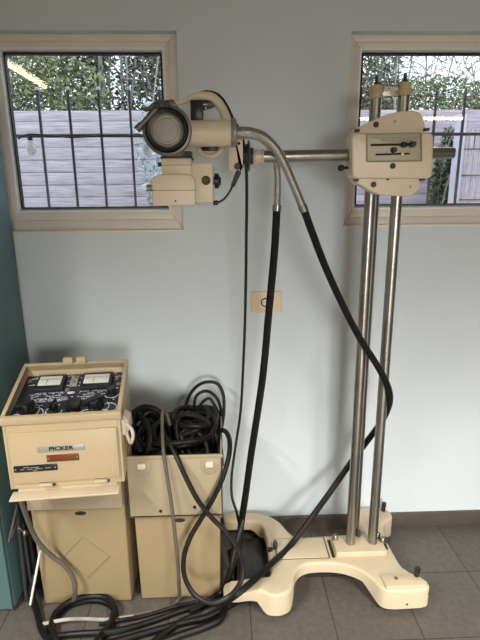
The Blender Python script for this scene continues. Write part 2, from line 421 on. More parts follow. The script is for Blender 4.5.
# hatch plate, column foot block, slots, bolts, brake pegs, foot caps, casters
def slab(pts, z0, z1, name, material, parent, bevel=.002):
    return B().prism([(x, y, z0) for x, y in pts], (0, 0, z1-z0)).build(name, material, parent, bevel=bevel)
slab([(.192, 1.602), (.404, 1.602), (.404, 1.722), (.192, 1.722)], .109, .1128, 'hatch_gap', 'line', BASE, 0)
slab([(.196, 1.606), (.398, 1.606), (.398, 1.718), (.196, 1.718)], .110, .1155, 'hatch_plate', 'base_cream', BASE)
slab([(.412, 1.604), (.424, 1.604), (.424, 1.705), (.412, 1.705)], .109, .1130, 'slot', 'hole', BASE, 0)
slab([(.632, 1.640), (.648, 1.640), (.648, 1.700), (.632, 1.700)], .109, .1130, 'slot', 'hole', BASE, 0)
slab([(.428, 1.606), (.630, 1.606), (.630, 1.706), (.428, 1.706)], .108, .134, 'foot_block', 'base_cream', BASE, .004)
slab([(.575, 1.447), (.725, 1.451), (.735, 1.466), (.718, 1.49), (.69, 1.512), (.57, 1.512)], .100, .114, 'foot_cap', 'base_cream', BASE, .005)
def bolt(c, d, r, h, mtl, name='bolt'):
    c = V(c); return B().lathe(c-V(d)*.004, d, [(0, r), (h*.8+.004, r), (h+.004, r*.8)], 12).build(name, mtl, BASE)
for x, y in ((.440, 1.685), (.617, 1.690), (.628, 1.66)): bolt((x, y, .134), (0, 0, 1), .012, .02, 'oldsteel', 'wing_nut')
bolt((.540, 1.700, .134), (0, 0, 1), .010, .022, 'dark'); bolt((.652, 1.69, .113), (0, 0, 1), .013, .012, 'dark')
bolt((.172, 1.66, .112), (0, 0, 1), .011, .006, 'hole', 'screw'); bolt((.193, 1.668, .114), (0, 0, 1), .009, .03, 'dark')
for x, y, z in ((.705, 1.496, .110), (.705, 1.885, .112)):
    bb = B(); bb.cyl((x, y, z-.01), (x+.002, y, z+.03), .009, .009, 14); bb.cyl((x+.002, y, z+.024), (x+.003, y, z+.04), .011, .010, 14); bb.build('brake_peg', 'black', BASE)
bolt((.625, 1.487, .112), (0, 0, 1), .008, .004, 'brass', 'screw')
bolt((.738, 1.458, .072), (.8, -.6, 0), .007, .003, 'hole', 'screw'); bolt((.655, 1.442, .040), (0, -1, 0), .004, .003, 'hole', 'screw')
bolt((.737, 1.87, .072), (.9, -.4, 0), .007, .003, 'hole', 'screw'); bolt((.285, 1.72, .113), (0, 0, 1), .008, .010, 'oldsteel')
for x, y in ((.66, 1.475), (.19, 1.46), (.66, 1.875), (.19, 1.86)):
    B().lathe((x-.013, y, .024), (1, 0, 0), [(0, .018), (.004, .0235), (.022, .0235), (.026, .018)], 24).build('caster', 'black', BASE)
    B().cyl((x, y, .03), (x, y, .08), .012).build('caster_stem', 'dark', BASE)

CR = .0185
for x, y, z1, nm in ((.497, 1.66, 1.834, 'column'), (.587, 1.66, 1.842, 'column'), (.531, 1.728, 1.60, 'rear_tube')):
    c_ = B().lathe((x, y, .105), (0, 0, 1), [(0, CR), (z1-.105, CR)], 32).build(nm, 'steel', X)
    if nm == 'column':
        for zz, s in ((z1-.012, 1), (z1-.052, 1)):
            pass
        B().lathe((x, y, z1-.040), (0, 0, 1), [(0, .0200), (.001, .0240), (.006, .0240), (.007, .0205), (.018, .0205), (.019, .0235), (.023, .0235), (.024, .0205), (.036, .0205), (.040, .017)], 28).build('column_cap', 'cream', c_)
        B().lathe((x, y, z1-.005), (0, 0, 1), [(0, .009), (.012, .009), (.014, .005), (.032, .005)], 14).build('top_screw', 'dark', c_)
tb = B().box((.515, 1.652, 1.800), (.570, 1.664, 1.834)).build('top_bracket', 'oldsteel', X, bevel=.002)
text('XCANA', .017, (.5425, 1.6515, 1.822), (1, 0, 0), (0, 0, 1), 'lettering', 'white', tb, sx=.75)

# carriage
def pl(px, Y): return [tuple(at(x, y, Y=Y)) for x, y in px]
ear = spline([at(x, y, Y=1.583) for x, y in ((353, 131.5), (366, 123.5), (380, 117), (398, 111.8), (412, 110.6), (420, 113), (424, 120), (425.5, 131),
        (424, 155), (421, 180), (418, 190), (411, 195.5), (396, 196), (376, 193.5), (364, 187), (354, 180), (352, 155))], 4, True)
CA = B().prism(ear, (0, .055, 0)).build('carriage', 'head', X, bevel=.004, seg=3, ang=45)
hs = [at(x, y, Y=1.535) for x, y in ((351.5, 133.2), (434, 132.6), (432.5, 178.4), (352.5, 178.6))]
def rr(cs, r, n=6):
    """round the corners of a flat outline"""
    o = []; N = len(cs)
    for i in range(N):
        p, a, c = cs[i], cs[i-1], cs[(i+1) % N]; u = (a-p).normalized()*r; v = (c-p).normalized()*r
        for k in range(n+1):
            t = k/n; o.append(p + u*(1-t)**2 + v*t**2)
    return o
B().prism(rr(hs, .017), (0, .075, 0)).build('front_housing', 'head', CA, bevel=.006, seg=3, ang=45)
B().box((.445, 1.636, 1.53), (.64, 1.70, 1.69)).build('rear_guide', 'head', CA, bevel=.006)
dp = B().prism(rr([at(x, y, Y=1.533) for x, y in ((367.5, 134.2), (421, 133.6), (421.5, 160.5), (367.5, 161.3))], .003), (0, .01, 0)).build('dial_panel', 'dial', CA, bevel=.0008)
fr_ = B(); f4 = [at(x, y, Y=1.530) for x, y in ((367, 133.8), (421.4, 133.2), (421.8, 161), (367, 161.8))]
fr_.tube([f4[0], f4[1]], .002, 6); fr_.tube([f4[1], f4[2]], .002, 6); fr_.tube([f4[2], f4[3]], .002, 6); fr_.tube([f4[3], f4[0]], .002, 6)
fr_.build('dial_rim', 'pale', CA)
YD = 1.529
def dstrip(x0, y0, x1, y1, h, name, mt_, d=.004):
    a, c = at(x0, y0, Y=YD), at(x1, y1, Y=YD); u = V((0, 0, h/2))
    B().prism([a-u, c-u, c+u, a+u], (0, d, 0)).build(name, mt_, CA, bevel=.0005)
dstrip(371, 145, 412, 144.2, .006, 'slot', 'hole'); dstrip(376, 154.6, 410, 153.6, .005, 'slot', 'hole')
p = at(404, 144.6, Y=1.528); B().ball(p, .0095, (1.3, 1, .9)).build('pointer_knob', 'black', CA)
p = at(412.5, 144.4, Y=1.524); B().lathe(p+V((0, .010, 0)), (0, -1, 0), [(0, .009), (.02, .0085), (.022, .006)], 20).build('pointer_knob', 'black', CA)
p = at(394, 150, Y=1.524); B().lathe(p+V((0, .010, 0)), (0, -1, 0), [(0, .008), (.018, .0075), (.020, .005)], 20).build('pointer_knob', 'dark', CA)
p = at(402.6, 153.9, Y=1.526); B().box(p-V((.004, .002, .003)), p+V((.004, .003, .003))).build('index_mark', 'white', CA, bevel=.0006)
mk = B()
for k in range(22):
    p = at(371+2.2*k, 138.2, Y=1.5328); mk.box(p-V((.0004, .0004, .0012+.0012*(k % 5 == 0))), p+V((.0004, .0004, .002)))
for k in range(9):
    p = at(383+3.4*k, 140.6, Y=1.5328); mk.box(p-V((.0024, .0004, .0007)), p+V((.0024, .0004, .0007)))
mk.build('dial_scale', 'hole', CA, smooth=False)
def stud(px, py, Y, r, mt_, nm='screw', h=.004):
    p = at(px, py, Y=Y); return B().lathe(p+V((0, .004, 0)), (0, -1, 0), [(0, r), (h+.002, r), (h+.004, r*.7)], 18).build(nm, mt_, CA)
stud(392.7, 166, 1.534, .0085, 'dark', 'screw'); stud(376, 124.5, 1.582, .0085, 'dark'); stud(395, 121.5, 1.582, .0035, 'oldsteel')
stud(373.5, 184.6, 1.582, .0085, 'dark'); stud(410.5, 186.5, 1.582, .0035, 'oldsteel'); stud(388, 179, 1.545, .004, 'dark')
for px, py in ((357, 130.6), (426.5, 129.6), (356, 180.4), (422, 179.6)):
    p = at(px, py, Y=1.575); B().box(p-V((.007, .008, .004)), p+V((.007, .008, .004))).build('latch', 'dark', CA, bevel=.0015)
p = at(341, 168, Y=1.58); q = B(); q.ball(p, .011, (1, 1, .9)); q.cyl(p, p+V((.05, .01, .002)), .004); q.build('lock_knob', 'black', CA)
# arm
ARM = B(); ay = 1.59; az = 1.616
ARM.lathe((.128, ay, az), (1, 0, .012), [(0, .0182), (.600, .0182), (.603, .0165), (.606, .0165)], 28); ARM = ARM.build('cross_arm', 'steel', X)
B().lathe((.396, ay, az+.003), (1, 0, .01), [(0, .0195), (.006, .0225), (.012, .0225)], 24).build('arm_collar', 'dark', ARM)
B().lathe((.092, ay, az), (1, 0, .01), [(0, .017), (.012, .017), (.013, .0215), (.021, .0215), (.022, .0175), (.034, .0175), (.035, .0215), (.041, .0215), (.042, .017)], 28).build('arm_socket', 'head', ARM)
# yoke and rotary joint
YO = B().prism(rr([V((.024, 1.555, 1.70)), V((.067, 1.555, 1.70)), V((.067, 1.555, 1.583)), V((.058, 1.555, 1.570)), V((.024, 1.555, 1.570))], .012), (0, .055, 0)).build('yoke', 'head', X, bevel=.005, seg=3)
B().lathe((.050, 1.556, 1.586), (0, -1, 0), [(0, .010), (.004, .010), (.006, .008)], 18).build('yoke_bolt', 'dark', YO)
B().lathe((.055, 1.556, 1.652), (0, -1, 0), [(0, .0045), (.003, .0045)], 12).build('screw', 'hole', YO)
J = B().lathe((.064, ay, az+.002), (1, 0, 0), [(0, .030), (.007, .033), (.008, .024), (.013, .024), (.014, .036), (.020, .036), (.021, .025), (.036, .025)], 36).build('rotary_joint', 'dark', X)
B().lathe((.0845, ay, az+.002), (1, 0, 0), [(0, .046), (.0025, .047), (.005, .044)], 40).build('friction_disc', 'grey_metal', J)
# tube housing
hc = V((-.144, 1.40, 1.672))
H = B().lathe(hc+V((0, .155, 0)), (0, -1, 0), [(0, .045), (.03, .056), (.135, .058)], 48).build('tube_housing', 'head', X)
RG = B().lathe(hc+V((0, .03, 0)), (0, -1, 0), [(0, .058), (.002, .0655), (.024, .0665), (.029, .0645), (.030, .0585), (.022, .057)], 56, cap=False).build('end_ring', 'grey_metal', H)
B().lathe(hc+V((0, .022, 0)), (0, -1, 0), [(0, .058), (.014, .0575), (.018, .054), (.015, .046)], 48).build('seal_ring', 'black', RG)
B().lathe(hc+V((0, .014, 0)), (0, -1, 0), [(0, .046), (.008, .0445), (.018, .0420), (.020, .0385), (.0165, .036), (.0165, .031), (.018, .029)], 48).build('end_cap', 'cap_metal', RG)
for a in (100, 125):
    a = math.radians(a-14); c = hc+V((math.cos(a)*.063, -.004, math.sin(a)*.063))
    B().lathe(c+V((0, .02, 0)), (0, -1, 0), [(0, .008), (.024, .008), (.026, .006)], 14).build('ring_screw', 'dark', RG)
B().prism([hc+V((-.062, .004, .050)), hc+V((-.03, .004, .074)), hc+V((.02, .004, .078)), hc+V((.03, .004, .060)), hc+V((-.02, .004, .055))], (0, .03, 0)).build('clamp_lug', 'grey_metal', RG, bevel=.003)
q = B(); a, c = at(157, 108, Y=1.40), at(137.5, 129, Y=1.40)
q.cyl(a, c, .0075, .0065, 14); q.cyl(c+(a-c)*.22, c-(a-c)*.05, .0095, .0095, 14); q.build('clamp_lever', 'grey_metal', RG)
BD = B().lathe((-.11, 1.50, 1.674), (1, 0, .012), [(0, .036), (.128, .0365), (.130, .0355), (.140, .0355)], 44).build('cable_receptacle', 'head', H)
FL = B().lathe((.030, 1.50, 1.676), (1, 0, 0), [(0, .0375), (.003, .0395), (.014, .0395), (.017, .036)], 44).build('receptacle_ring', 'cap_metal', BD)
# second receptacle behind, seen as a bowl below the first
B().ring((-.033, 1.60, 1.660), (0, 1, 0), .041, .0095, 44, 12, axis=((1, 0, 0), (0, 0, 1))).build('rear_ring', 'head', H)
B().lathe((-.033, 1.61, 1.660), (0, -1, 0), [(0, .038), (.008, .038), (.011, .030)], 36).build('rear_disc', 'head', H)
B().box((-.060, 1.592, 1.634), (-.008, 1.603, 1.660)).build('rear_slot', 'black', H, bevel=.004)
# C-shaped handle arm over the housing
def pp(l, Y): return [at(x, y, Y=Y) for x, y in l]
hp = spline(pp(((172, 106), (182, 102.5), (192, 98), (202, 96.5), (212, 98), (217, 102), (222, 109), (226, 118), (229, 127), (230.5, 138)), 1.555), 8)
nn = len(hp); HA = B().tube(hp, [.004+.0105*min(1, i/26) for i in range(nn)], 16).build('handle_arm', 'head', X)
q = B(); a = at(197, 109, Y=1.54); q.box(a-V((.0185, .02, .034)), a+V((.0185, .03, .022)))
q.prism([at(x, y, Y=1.545) for x, y in ((203, 97.5), (219, 99), (218, 103), (212, 107), (203, 109))], (0, .03, 0)); q.build('motor_block', 'black', HA, bevel=.003)
q = B(); a = at(203, 104.5, Y=1.53); q.cyl(a-V((.012, 0, 0)), a+V((.014, 0, 0)), .005, seg=14); q.cyl(at(205.5, 105, Y=1.53), at(205.5, 110, Y=1.53), .0035, seg=10); q.build('hinge_pin', 'steel', HA)
# collimator
NK = B().box((-.170, 1.46, 1.552), (-.084, 1.56, 1.606)).build('collimator', 'head', X, bevel=.005, seg=3)
B().box((-.172, 1.458, 1.6035), (-.082, 1.562, 1.609)).build('neck_flange', 'dark', NK, bevel=.001)
B().lathe((-.128, 1.51, 1.605), (0, 0, 1), [(0, .045), (.02, .045)], 32).build('swivel_ring', 'grey_metal', NK)
B().prism(rr([V((-.178, 1.44, 1.5605)), V((-.090, 1.44, 1.5605)), V((-.074, 1.44, 1.548)), V((-.074, 1.44, 1.473)), V((-.1985, 1.44, 1.473)), V((-.1985, 1.44, 1.548))], .006), (0, .135, 0)).build('front_box', 'head', NK, bevel=.005, seg=3)
B().box((-.1992, 1.4393, 1.5150), (-.0733, 1.576, 1.5162)).build('seam', 'line', NK)
B().box((-.1705, 1.4593, 1.5850), (-.0835, 1.50, 1.5860)).build('seam', 'line', NK)
SB = B().box((-.086, 1.462, 1.480), (-.0235, 1.575, 1.592)).build('side_box', 'head', NK, bevel=.004, seg=3)
a = at(206, 180.5, Y=1.46); B().lathe(a+V((0, .006, 0)), (0, -1, 0), [(0, .013), (.008, .013), (.010, .010), (.0095, .006), (.014, .005)], 24).build('focus_knob', 'dark_brass', NK)
a = at(215, 181, Y=1.52); q = B(); q.lathe(a-V((.008, 0, 0)), (1, 0, 0), [(0, .012), (.006, .012), (.007, .022), (.018, .022), (.020, .016), (.026, .010)], 24); q.build('side_knob', 'black', NK)
q = B(); a = at(158, 164.5, Y=1.50); q.cyl(a, a+V((.02, 0, 0)), .006, seg=12); q.build('lock_pin', 'dark', NK)
q = B(); a = at(148.5, 188, Y=1.48); q.cyl(a-V((.005, 0, 0)), a+V((.02, 0, 0)), .0095, seg=16); q.build('shutter_knob', 'oldsteel', NK)
a = at(175.5, 201, Y=1.44); B().lathe(a+V((0, .003, 0)), (0, -1, 0), [(0, .0028), (.004, .0025)], 10).build('screw', 'hole', NK)
cb = spline(pp(((213, 203.5), (217, 202.8), (224, 199), (230, 191), (233.5, 183)), 1.53), 8)
LC = B().tube(cb, .0032, 8).build('lamp_lead', 'black', NK)
q = B(); q.cyl(at(213, 203, Y=1.53), at(218, 202.6, Y=1.53), .007, seg=12); q.build('lead_plug', 'black', NK)
q = B(); q.cyl(at(232.5, 186, Y=1.535), at(238.5, 172, Y=1.56), .0065, .009, 14); q.build('lead_plug', 'grey_metal', NK)

# ------------------------------------------------------------------ cables of the unit
def cable(name, label, pts, r, mtl, group=None, seg=10, cat='cable', n=9):
    return tag(B().tube(spline(pts, n), r, seg).build(name, mtl), label, cat, group)
# front hose: metal sleeve from the receptacle, then rubber round the right column
sl1 = [V((.044, 1.50, 1.676)), at(250, 133, Y=1.50), at(262, 136.5, Y=1.505), at(273, 145, Y=1.51), at(283, 161, Y=1.515), at(292, 181, Y=1.52), at(303.5, 208.5, Y=1.53)]
ho1 = [at(303.5, 208.5, Y=1.53), at(312, 232, Y=1.545), at(325, 266, Y=1.565), at(345, 310, Y=1.588), at(362, 342, Y=1.605), at(375, 362, Y=1.612), at(385, 380, Y=1.617),
       at(389.5, 393, Y=1.635), at(389, 405, Y=1.670), at(383, 419, Y=1.700), at(368, 440, Y=1.765), at(352, 461, Y=1.79), at(333, 488, Y=1.775), at(312, 517, Y=1.72), at(290, 546, Y=1.67),
       at(271, 564, Z=.131), at(253, 581, Z=.126), at(238.5, 593, Z=.108), at(222, 604, Z=.055), at(203, 613.5, Z=.018), at(182, 621.5, Z=.0145), V((-.33, 1.29, .0145)), V((-.5, 1.22, .0145)), V((-.62, 1.18, .0145))]
h1 = cable('high_tension_hose', 'thick black hose that winds around the right steel column to the floor', ho1, .0122, 'rubber', 'hoses from the x-ray head')
s_ = B(); sp = spline(sl1, 9); s_.tube(sp, [.0175-.0045*min(1, i/(len(sp)*.8)) for i in range(len(sp))], 14); s_.build('metal_sleeve', 'braid', h1)['label'] = 'ribbed steel sleeve'
B().lathe(at(302, 205, Y=1.528), at(304.5, 211.5, Y=1.532)-at(302, 205, Y=1.528), [(0, .0145), (.02, .0145)], 16).build('ferrule', 'steel', h1)
sl2 = [at(262, 138, Y=1.60), at(270, 146, Y=1.625), at(275.5, 160, Y=1.635), at(277.6, 180, Y=1.635), at(276.8, 209, Y=1.635)]
ho2 = [at(276.8, 209, Y=1.635), at(274.5, 250, Y=1.635), at(269, 310, Y=1.635), at(263.5, 370, Y=1.635), at(258, 410, Y=1.635), at(251, 455, Y=1.64), at(245.5, 495, Y=1.65), at(241, 525, Y=1.65), at(237.5, 552, Y=1.62),
       V((-.003, 1.56, .06)), V((-.012, 1.50, .027)), V((-.03, 1.435, .0145)), V((-.09, 1.40, .0145)), V((-.17, 1.372, .0145)), V((-.26, 1.335, .0145)), V((-.36, 1.30, .0145)), V((-.5, 1.265, .0145)), V((-.64, 1.25, .0145))]
h2 = cable('high_tension_hose', 'thick black hose hanging straight down in front of the wall outlet', ho2, .0132, 'rubber', 'hoses from the x-ray head')
s_ = B(); s_.tube(spline(sl2, 9), .0135, 14); s_.build('metal_sleeve', 'braid', h2)['label'] = 'ribbed steel sleeve'
B().cyl(at(277, 205, Y=1.635), at(276.7, 211, Y=1.635), .0155, seg=16).build('ferrule', 'steel', h2)
thin = [at(197, 94.5, Y=1.57), at(206, 92, Y=1.575), at(216, 94, Y=1.575), at(222, 99, Y=1.575), at(227.5, 107.5, Y=1.575), at(232.5, 118, Y=1.58), at(240.5, 133, Y=1.60), at(244.5, 150, Y=1.625), at(246.5, 175, Y=1.64), at(246.3, 240, Y=1.68),
        at(245, 320, Y=1.72), at(243, 370, Y=1.74), at(240.5, 412, Y=1.75), at(235, 450, Y=1.74), at(231.5, 478, Y=1.72), at(232, 497, Y=1.70), at(237, 514, Y=1.68), at(240, 535, Y=1.655), V((.022, 1.63, .05)), V((.02, 1.60, .008)), V((.03, 1.56, .007))]
cable('signal_cable', 'thin black cable hanging from the curved handle arm beside the outlet', thin, .0052, 'black')

# ------------------------------------------------------------------ floor pedal box inside the fork of the base
t = thing('pedal_box', 'dark grey metal box on the floor between the arms of the cream base', 'box', (.09, 1.69, 0))
B().box((.035, 1.545, .004), (.148, 1.815, .045)).build('body', 'black', t, bevel=.004)
B().box((.045, 1.555, .043), (.085, 1.80, .049)).build('cover', 'black', t, bevel=.002)
for x, y in ((.045, 1.56), (.138, 1.56), (.045, 1.80), (.138, 1.80)): B().cyl((x, y, 0), (x, y, .006), .006, seg=12).build('foot', 'black', t)

# ------------------------------------------------------------------ tank cases
def case(name, label, x0, x1, yf, yb, zlo, ztop, lip, open_top, clasps, seamx, mats):
    lo_m, up_m = mats
    t = thing(name, label, 'case', ((x0+x1)/2, yf, 0))
    d = .012
    q = B(); q.hexa([(x0, yf+.004, .004), (x1, yf+.004, .004), (x1, yb-.004, .004), (x0, yb-.004, .004), (x0-.004, yf-.004, zlo), (x1+.004, yf-.004, zlo), (x1+.004, yb, zlo), (x0-.004, yb, zlo)])
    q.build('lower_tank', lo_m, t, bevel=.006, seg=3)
    for x in (x0+.02, x1-.02):
        for y in (yf+.03, yb-.03): B().cyl((x, y, 0), (x, y, .01), .012, seg=12).build('foot', 'black', t)
    a0, a1, f, bk = x0-lip, x1+lip, yf-.028, yb+.012
    if open_top:
        q = B(); h = .007
        q.box((a0, f, zlo), (a1, f+h, ztop)); q.box((a0, bk-h, zlo), (a1, bk, ztop)); q.box((a0, f, zlo), (a0+h, bk, ztop)); q.box((a1-h, f, zlo), (a1, bk, ztop)); q.box((a0, f, zlo), (a1, bk, zlo+.008))
    else:
        q = B(); q.box((a0, f, zlo), (a1, bk, ztop))
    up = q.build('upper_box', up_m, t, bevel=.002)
    q = B(); q.box((a0-.002, f-.002, ztop-.014), (a1+.002, f+.006, ztop)); q.build('rim', up_m, up, bevel=.002)
    q = B(); q.box((seamx-.0012, f-.0012, zlo+.003), (seamx+.0012, f+.002, ztop-.015)); q.build('seam', up_m, up)
    B().ball(((x0+x1)/2+.008, yf-.003, zlo-.034), .021, (1, .12, .42)).build('oval_handhole', 'hole', t)
    for cx in clasps:
        q = B(); o = [(cx-.031, ztop-.022), (cx+.031, ztop-.022), (cx+.031, ztop-.055), (cx+.022, ztop-.072), (cx, ztop-.080), (cx-.022, ztop-.072), (cx-.031, ztop-.055)]
        q.prism([(x, f-.002, z) for x, z in o], (0, .004, 0)); c = q.build('clasp', up_m, up, bevel=.0012)
        q = B(); q.box((cx-.014, f-.012, ztop-.046), (cx+.014, f+.002, ztop-.024)); q.build('clasp_catch', 'head', up, bevel=.003)
    return t, up
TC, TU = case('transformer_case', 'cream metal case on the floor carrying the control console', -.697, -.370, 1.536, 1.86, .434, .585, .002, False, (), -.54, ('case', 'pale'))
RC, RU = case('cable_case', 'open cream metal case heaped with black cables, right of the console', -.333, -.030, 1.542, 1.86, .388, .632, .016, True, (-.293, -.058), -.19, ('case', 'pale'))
B().lathe((-.236, 1.516, .413), (0, -1, 0), [(0, .006), (.005, .006)], 12).build('rivet', 'hole', RU); B().lathe((-.115, 1.516, .425), (0, -1, 0), [(0, .006), (.005, .006)], 12).build('rivet', 'hole', RU)
# pressed diamond on the left tank
q = B(); dm = [V((-.528, 1.533, .300)), V((-.438, 1.533, .212)), V((-.528, 1.535, .118)), V((-.612, 1.533, .212))]
for i in range(4): q.tube([dm[i], dm[(i+1) % 4]], .0017, 6)
q.build('pressed_diamond', 'case', TC)

# ------------------------------------------------------------------ control console
CL = V((-.689, 1.392, .596)); CZ = math.radians(4.5)
K = thing('control_console', 'cream control console with dark dial panel and open top, on the left case', 'control console', CL, CZ)
KM = ROOTS[K.name]
def kb(lo, hi, name, mtl, par=None, bevel=.002, seg=2):
    bb = B(); bb.box(lo, hi); bmesh.ops.transform(bb.bm, matrix=KM, verts=bb.bm.verts); return bb.build(name, mtl, par or K, bevel=bevel, seg=seg)
def kl(bb, name, mtl, par=None, **k):
    bmesh.ops.transform(bb.bm, matrix=KM, verts=bb.bm.verts); return bb.build(name, mtl, par or K, **k)
KW, KD, ZF, ZB = .357, .272, .248, .326
sl = (ZB-ZF)/KD
def zt(y): return ZF + sl*y
wt = .009
q = B()
def wallp(x0, x1, y0, y1): q.hexa([(x0, y0, 0), (x1, y0, 0), (x1, y1, 0), (x0, y1, 0), (x0, y0, zt(y0)), (x1, y0, zt(y0)), (x1, y1, zt(y1)), (x0, y1, zt(y1))])
wallp(0, wt, 0, KD); wallp(KW-wt, KW, 0, KD); wallp(wt, KW-wt, 0, wt); wallp(wt, KW-wt, KD-wt, KD)
q.box((wt, wt, 0), (KW-wt, KD-wt, .008))
BX = kl(q, 'body', 'cream', bevel=.0015)
# rim strip round the open top
q = B()
for x0, x1, y0, y1 in ((-.004, KW+.004, -.005, wt), (-.004, KW+.004, KD-wt, KD+.004), (-.004, wt, wt, KD-wt), (KW-wt, KW+.004, wt, KD-wt)):
    h = .022
    q.hexa([(x0, y0, zt(y0)-h), (x1, y0, zt(y0)-h), (x1, y1, zt(y1)-h), (x0, y1, zt(y1)-h), (x0, y0, zt(y0)+.001), (x1, y0, zt(y0)+.001), (x1, y1, zt(y1)+.001), (x0, y1, zt(y1)+.001)])
kl(q, 'rim', 'cream', BX, bevel=.0015)
for x in (.150, .196): kb((x-.017, KD-.012, ZB-.002), (x+.017, KD+.008, ZB+.020), 'hinge', 'cream', BX, .003)
# front door panel with plates
FP = kb((.018, -.009, .022), (.345, .002, .198), 'front_panel', 'cream', K, .004)
kb((.026, -.0105, .030), (.337, -.004, .184), 'panel_field', 'cream', FP, .003)
for x in (.048, .300): kb((x-.010, -.0118, .168), (x+.010, -.008, .172), 'scuff', 'silver', FP, .0005) if False else None
kb((.100, -.0135, .131), (.243, -.009, .151), 'nameplate', 'silver', FP, .0008)
text('PICKER', .0180, KM @ V((.172, -.0138, .1412)), KM.to_3x3() @ V((1, 0, 0)), (0, 0, 1), 'lettering', 'black', FP, sx=1.28)
kb((.125, -.0135, .096), (.223, -.009, .119), 'red_plate', 'orange', FP, .0008)
for x in (.130, .218): kl(B().lathe((x, -.012, .1075), (0, -1, 0), [(0, .0026), (.003, .002)], 10), 'rivet', 'silver', FP)
kb((.022, -.0135, .066), (.154, -.009, .088), 'black_plate', 'blackplate', FP, .0008)
for x in (.028, .148): kl(B().lathe((x, -.012, .0765), (0, -1, 0), [(0, .0030), (.003, .0022)], 10), 'rivet', 'silver', FP)
q = B()
for k, (x, wd_, z) in enumerate(((.075, .018, .082), (.100, .026, .0805), (.062, .012, .0755), (.085, .016, .0755), (.112, .022, .0755), (.140, .018, .0765), (.100, .012, .0705))): q.box((x-.014-wd_/2, -.0139, z-.0011), (x-.014+wd_/2, -.0128, z+.0011))
kl(q, 'plate_lettering', 'silver', FP, smooth=False)
for x in (.112, .282):
    kb((x-.020, -.014, .010), (x+.020, .001, .018), 'door_hinge', 'base_cream', FP, .002)
    kl(B().lathe((x+.026, -.006, .012), (0, -1, 0), [(0, .004), (.006, .004)], 10), 'hinge_pin', 'dark', FP)
# drop-down flap
q = B(); q.hexa([(.002, -.034, -.024), (.340, -.034, -.024), (.342, .006, -.018), (.004, .006, -.018), (.002, -.034, -.018), (.340, -.034, -.018), (.342, .006, -.012), (.004, .006, -.012)])
q.box((.02, .005, -.018), (.33, .010, .002))
FLP = kl(q, 'flap', 'base_cream', K, bevel=.002)
for x in (.040, .290): kl(B().lathe((x, -.015, -.020), (0, 0, 1), [(0, .004), (.0045, .0035)], 10), 'screw', 'hole', FLP)
# bearers that carry the console on the case
for x in (.06, .27): kb((x, .16, -.0105), (x+.04, .25, .002), 'bearer', 'case', K, .001)
# side grip
GRC = V((KW+.004, .060, .155))
q = B(); q.box((KW-.001, .030, .150), (KW+.012, .092, .205)); kl(q, 'side_bracket', 'plug', K, bevel=.004)
q = B(); q.tube(spline([(KW+.010, .035, .19), (KW+.028, .035, .17), (KW+.032, .038, .145), (KW+.022, .044, .115), (KW+.012, .050, .14), (KW+.010, .052, .17)], 8), .006, 10); kl(q, 'side_grip', 'plug', K)
q = B(); q.hexa([(KW+.002, .040, .165), (KW+.022, .030, .165), (KW+.028, .085, .165), (KW+.004, .095, .165), (KW+.002, .040, .215), (KW+.020, .030, .205), (KW+.026, .085, .205), (KW+.004, .095, .215)]); kl(q, 'grip_cover', 'plug', K, bevel=.003)
# dial panel
rec = .026; sp_ = sl-.055
pn = V((0, -sp_, 1)).normalized(); pu = V((0, 1, sp_)).normalized()
def PN(u, v, h=0):                     # point of the panel: u across, v from front to back, h above it
    return V((wt+(KW-2*wt)*u, 0, ZF-rec)) + V((0, wt+(KD-2*wt)*v, sp_*(wt+(KD-2*wt)*v))) + pn*h
q = B(); q.hexa([PN(0, 0, -.006), PN(1, 0, -.006), PN(1, 1, -.006), PN(0, 1, -.006), PN(0, 0), PN(1, 0), PN(1, 1), PN(0, 1)])
PA = kl(q, 'dial_panel', 'navy', K, smooth=False)
def pbox(u0, u1, v0, v1, h0, h1, name, mtl, par=PA, bevel=.001):
    q = B(); q.hexa([PN(u0, v0, h0), PN(u1, v0, h0), PN(u1, v1, h0), PN(u0, v1, h0), PN(u0, v0, h1), PN(u1, v0, h1), PN(u1, v1, h1), PN(u0, v1, h1)])
    return kl(q, name, mtl, par, bevel=bevel)
for u0, u1 in ((.125, .405), (.575, .885)):
    pbox(u0, u1, .62, .95, 0, .012, 'meter', 'dark'); pbox(u0+.010, u1-.010, .635, .935, .011, .0132, 'meter_rim', 'black')
    pbox(u0+.028, u1-.028, .69, .895, .013, .0148, 'meter_face', 'meter')
    q = B()
    for k in range(15):
        u = u0+.045+(u1-u0-.09)*k/14; q.hexa([PN(u, .80, .0146), PN(u+.003, .80, .0146), PN(u+.003, .84, .0146), PN(u, .84, .0146), PN(u, .80, .0151), PN(u+.003, .80, .0151), PN(u+.003, .84, .0151), PN(u, .84, .0151)])
    kl(q, 'meter_scale', 'dark', PA, smooth=False)
    um = (u0+u1)/2; pbox(um-.03, um-.026, .70, .83, .0148, .0158, 'needle', 'black', PA, 0)
pbox(.462, .535, .70, .93, 0, .007, 'switch_plate', 'silver')
for v in (.76, .87): kl(B().lathe(PN(.498, v), pn, [(0, .007), (.006, .006), (.016, .004), (.018, .002)], 14), 'toggle', 'cap_metal', PA)
for u, v in ((.045, .86), (.455, .62), (.93, .83), (.955, .70)): kl(B().lathe(PN(u, v), pn, [(0, .008), (.005, .008), (.007, .005)], 14), 'indicator', 'cap_metal', PA)
kl(B().ball(PN(.50, .56, .002), .009, (1.5, 1, .4)), 'emblem', 'white', PA)
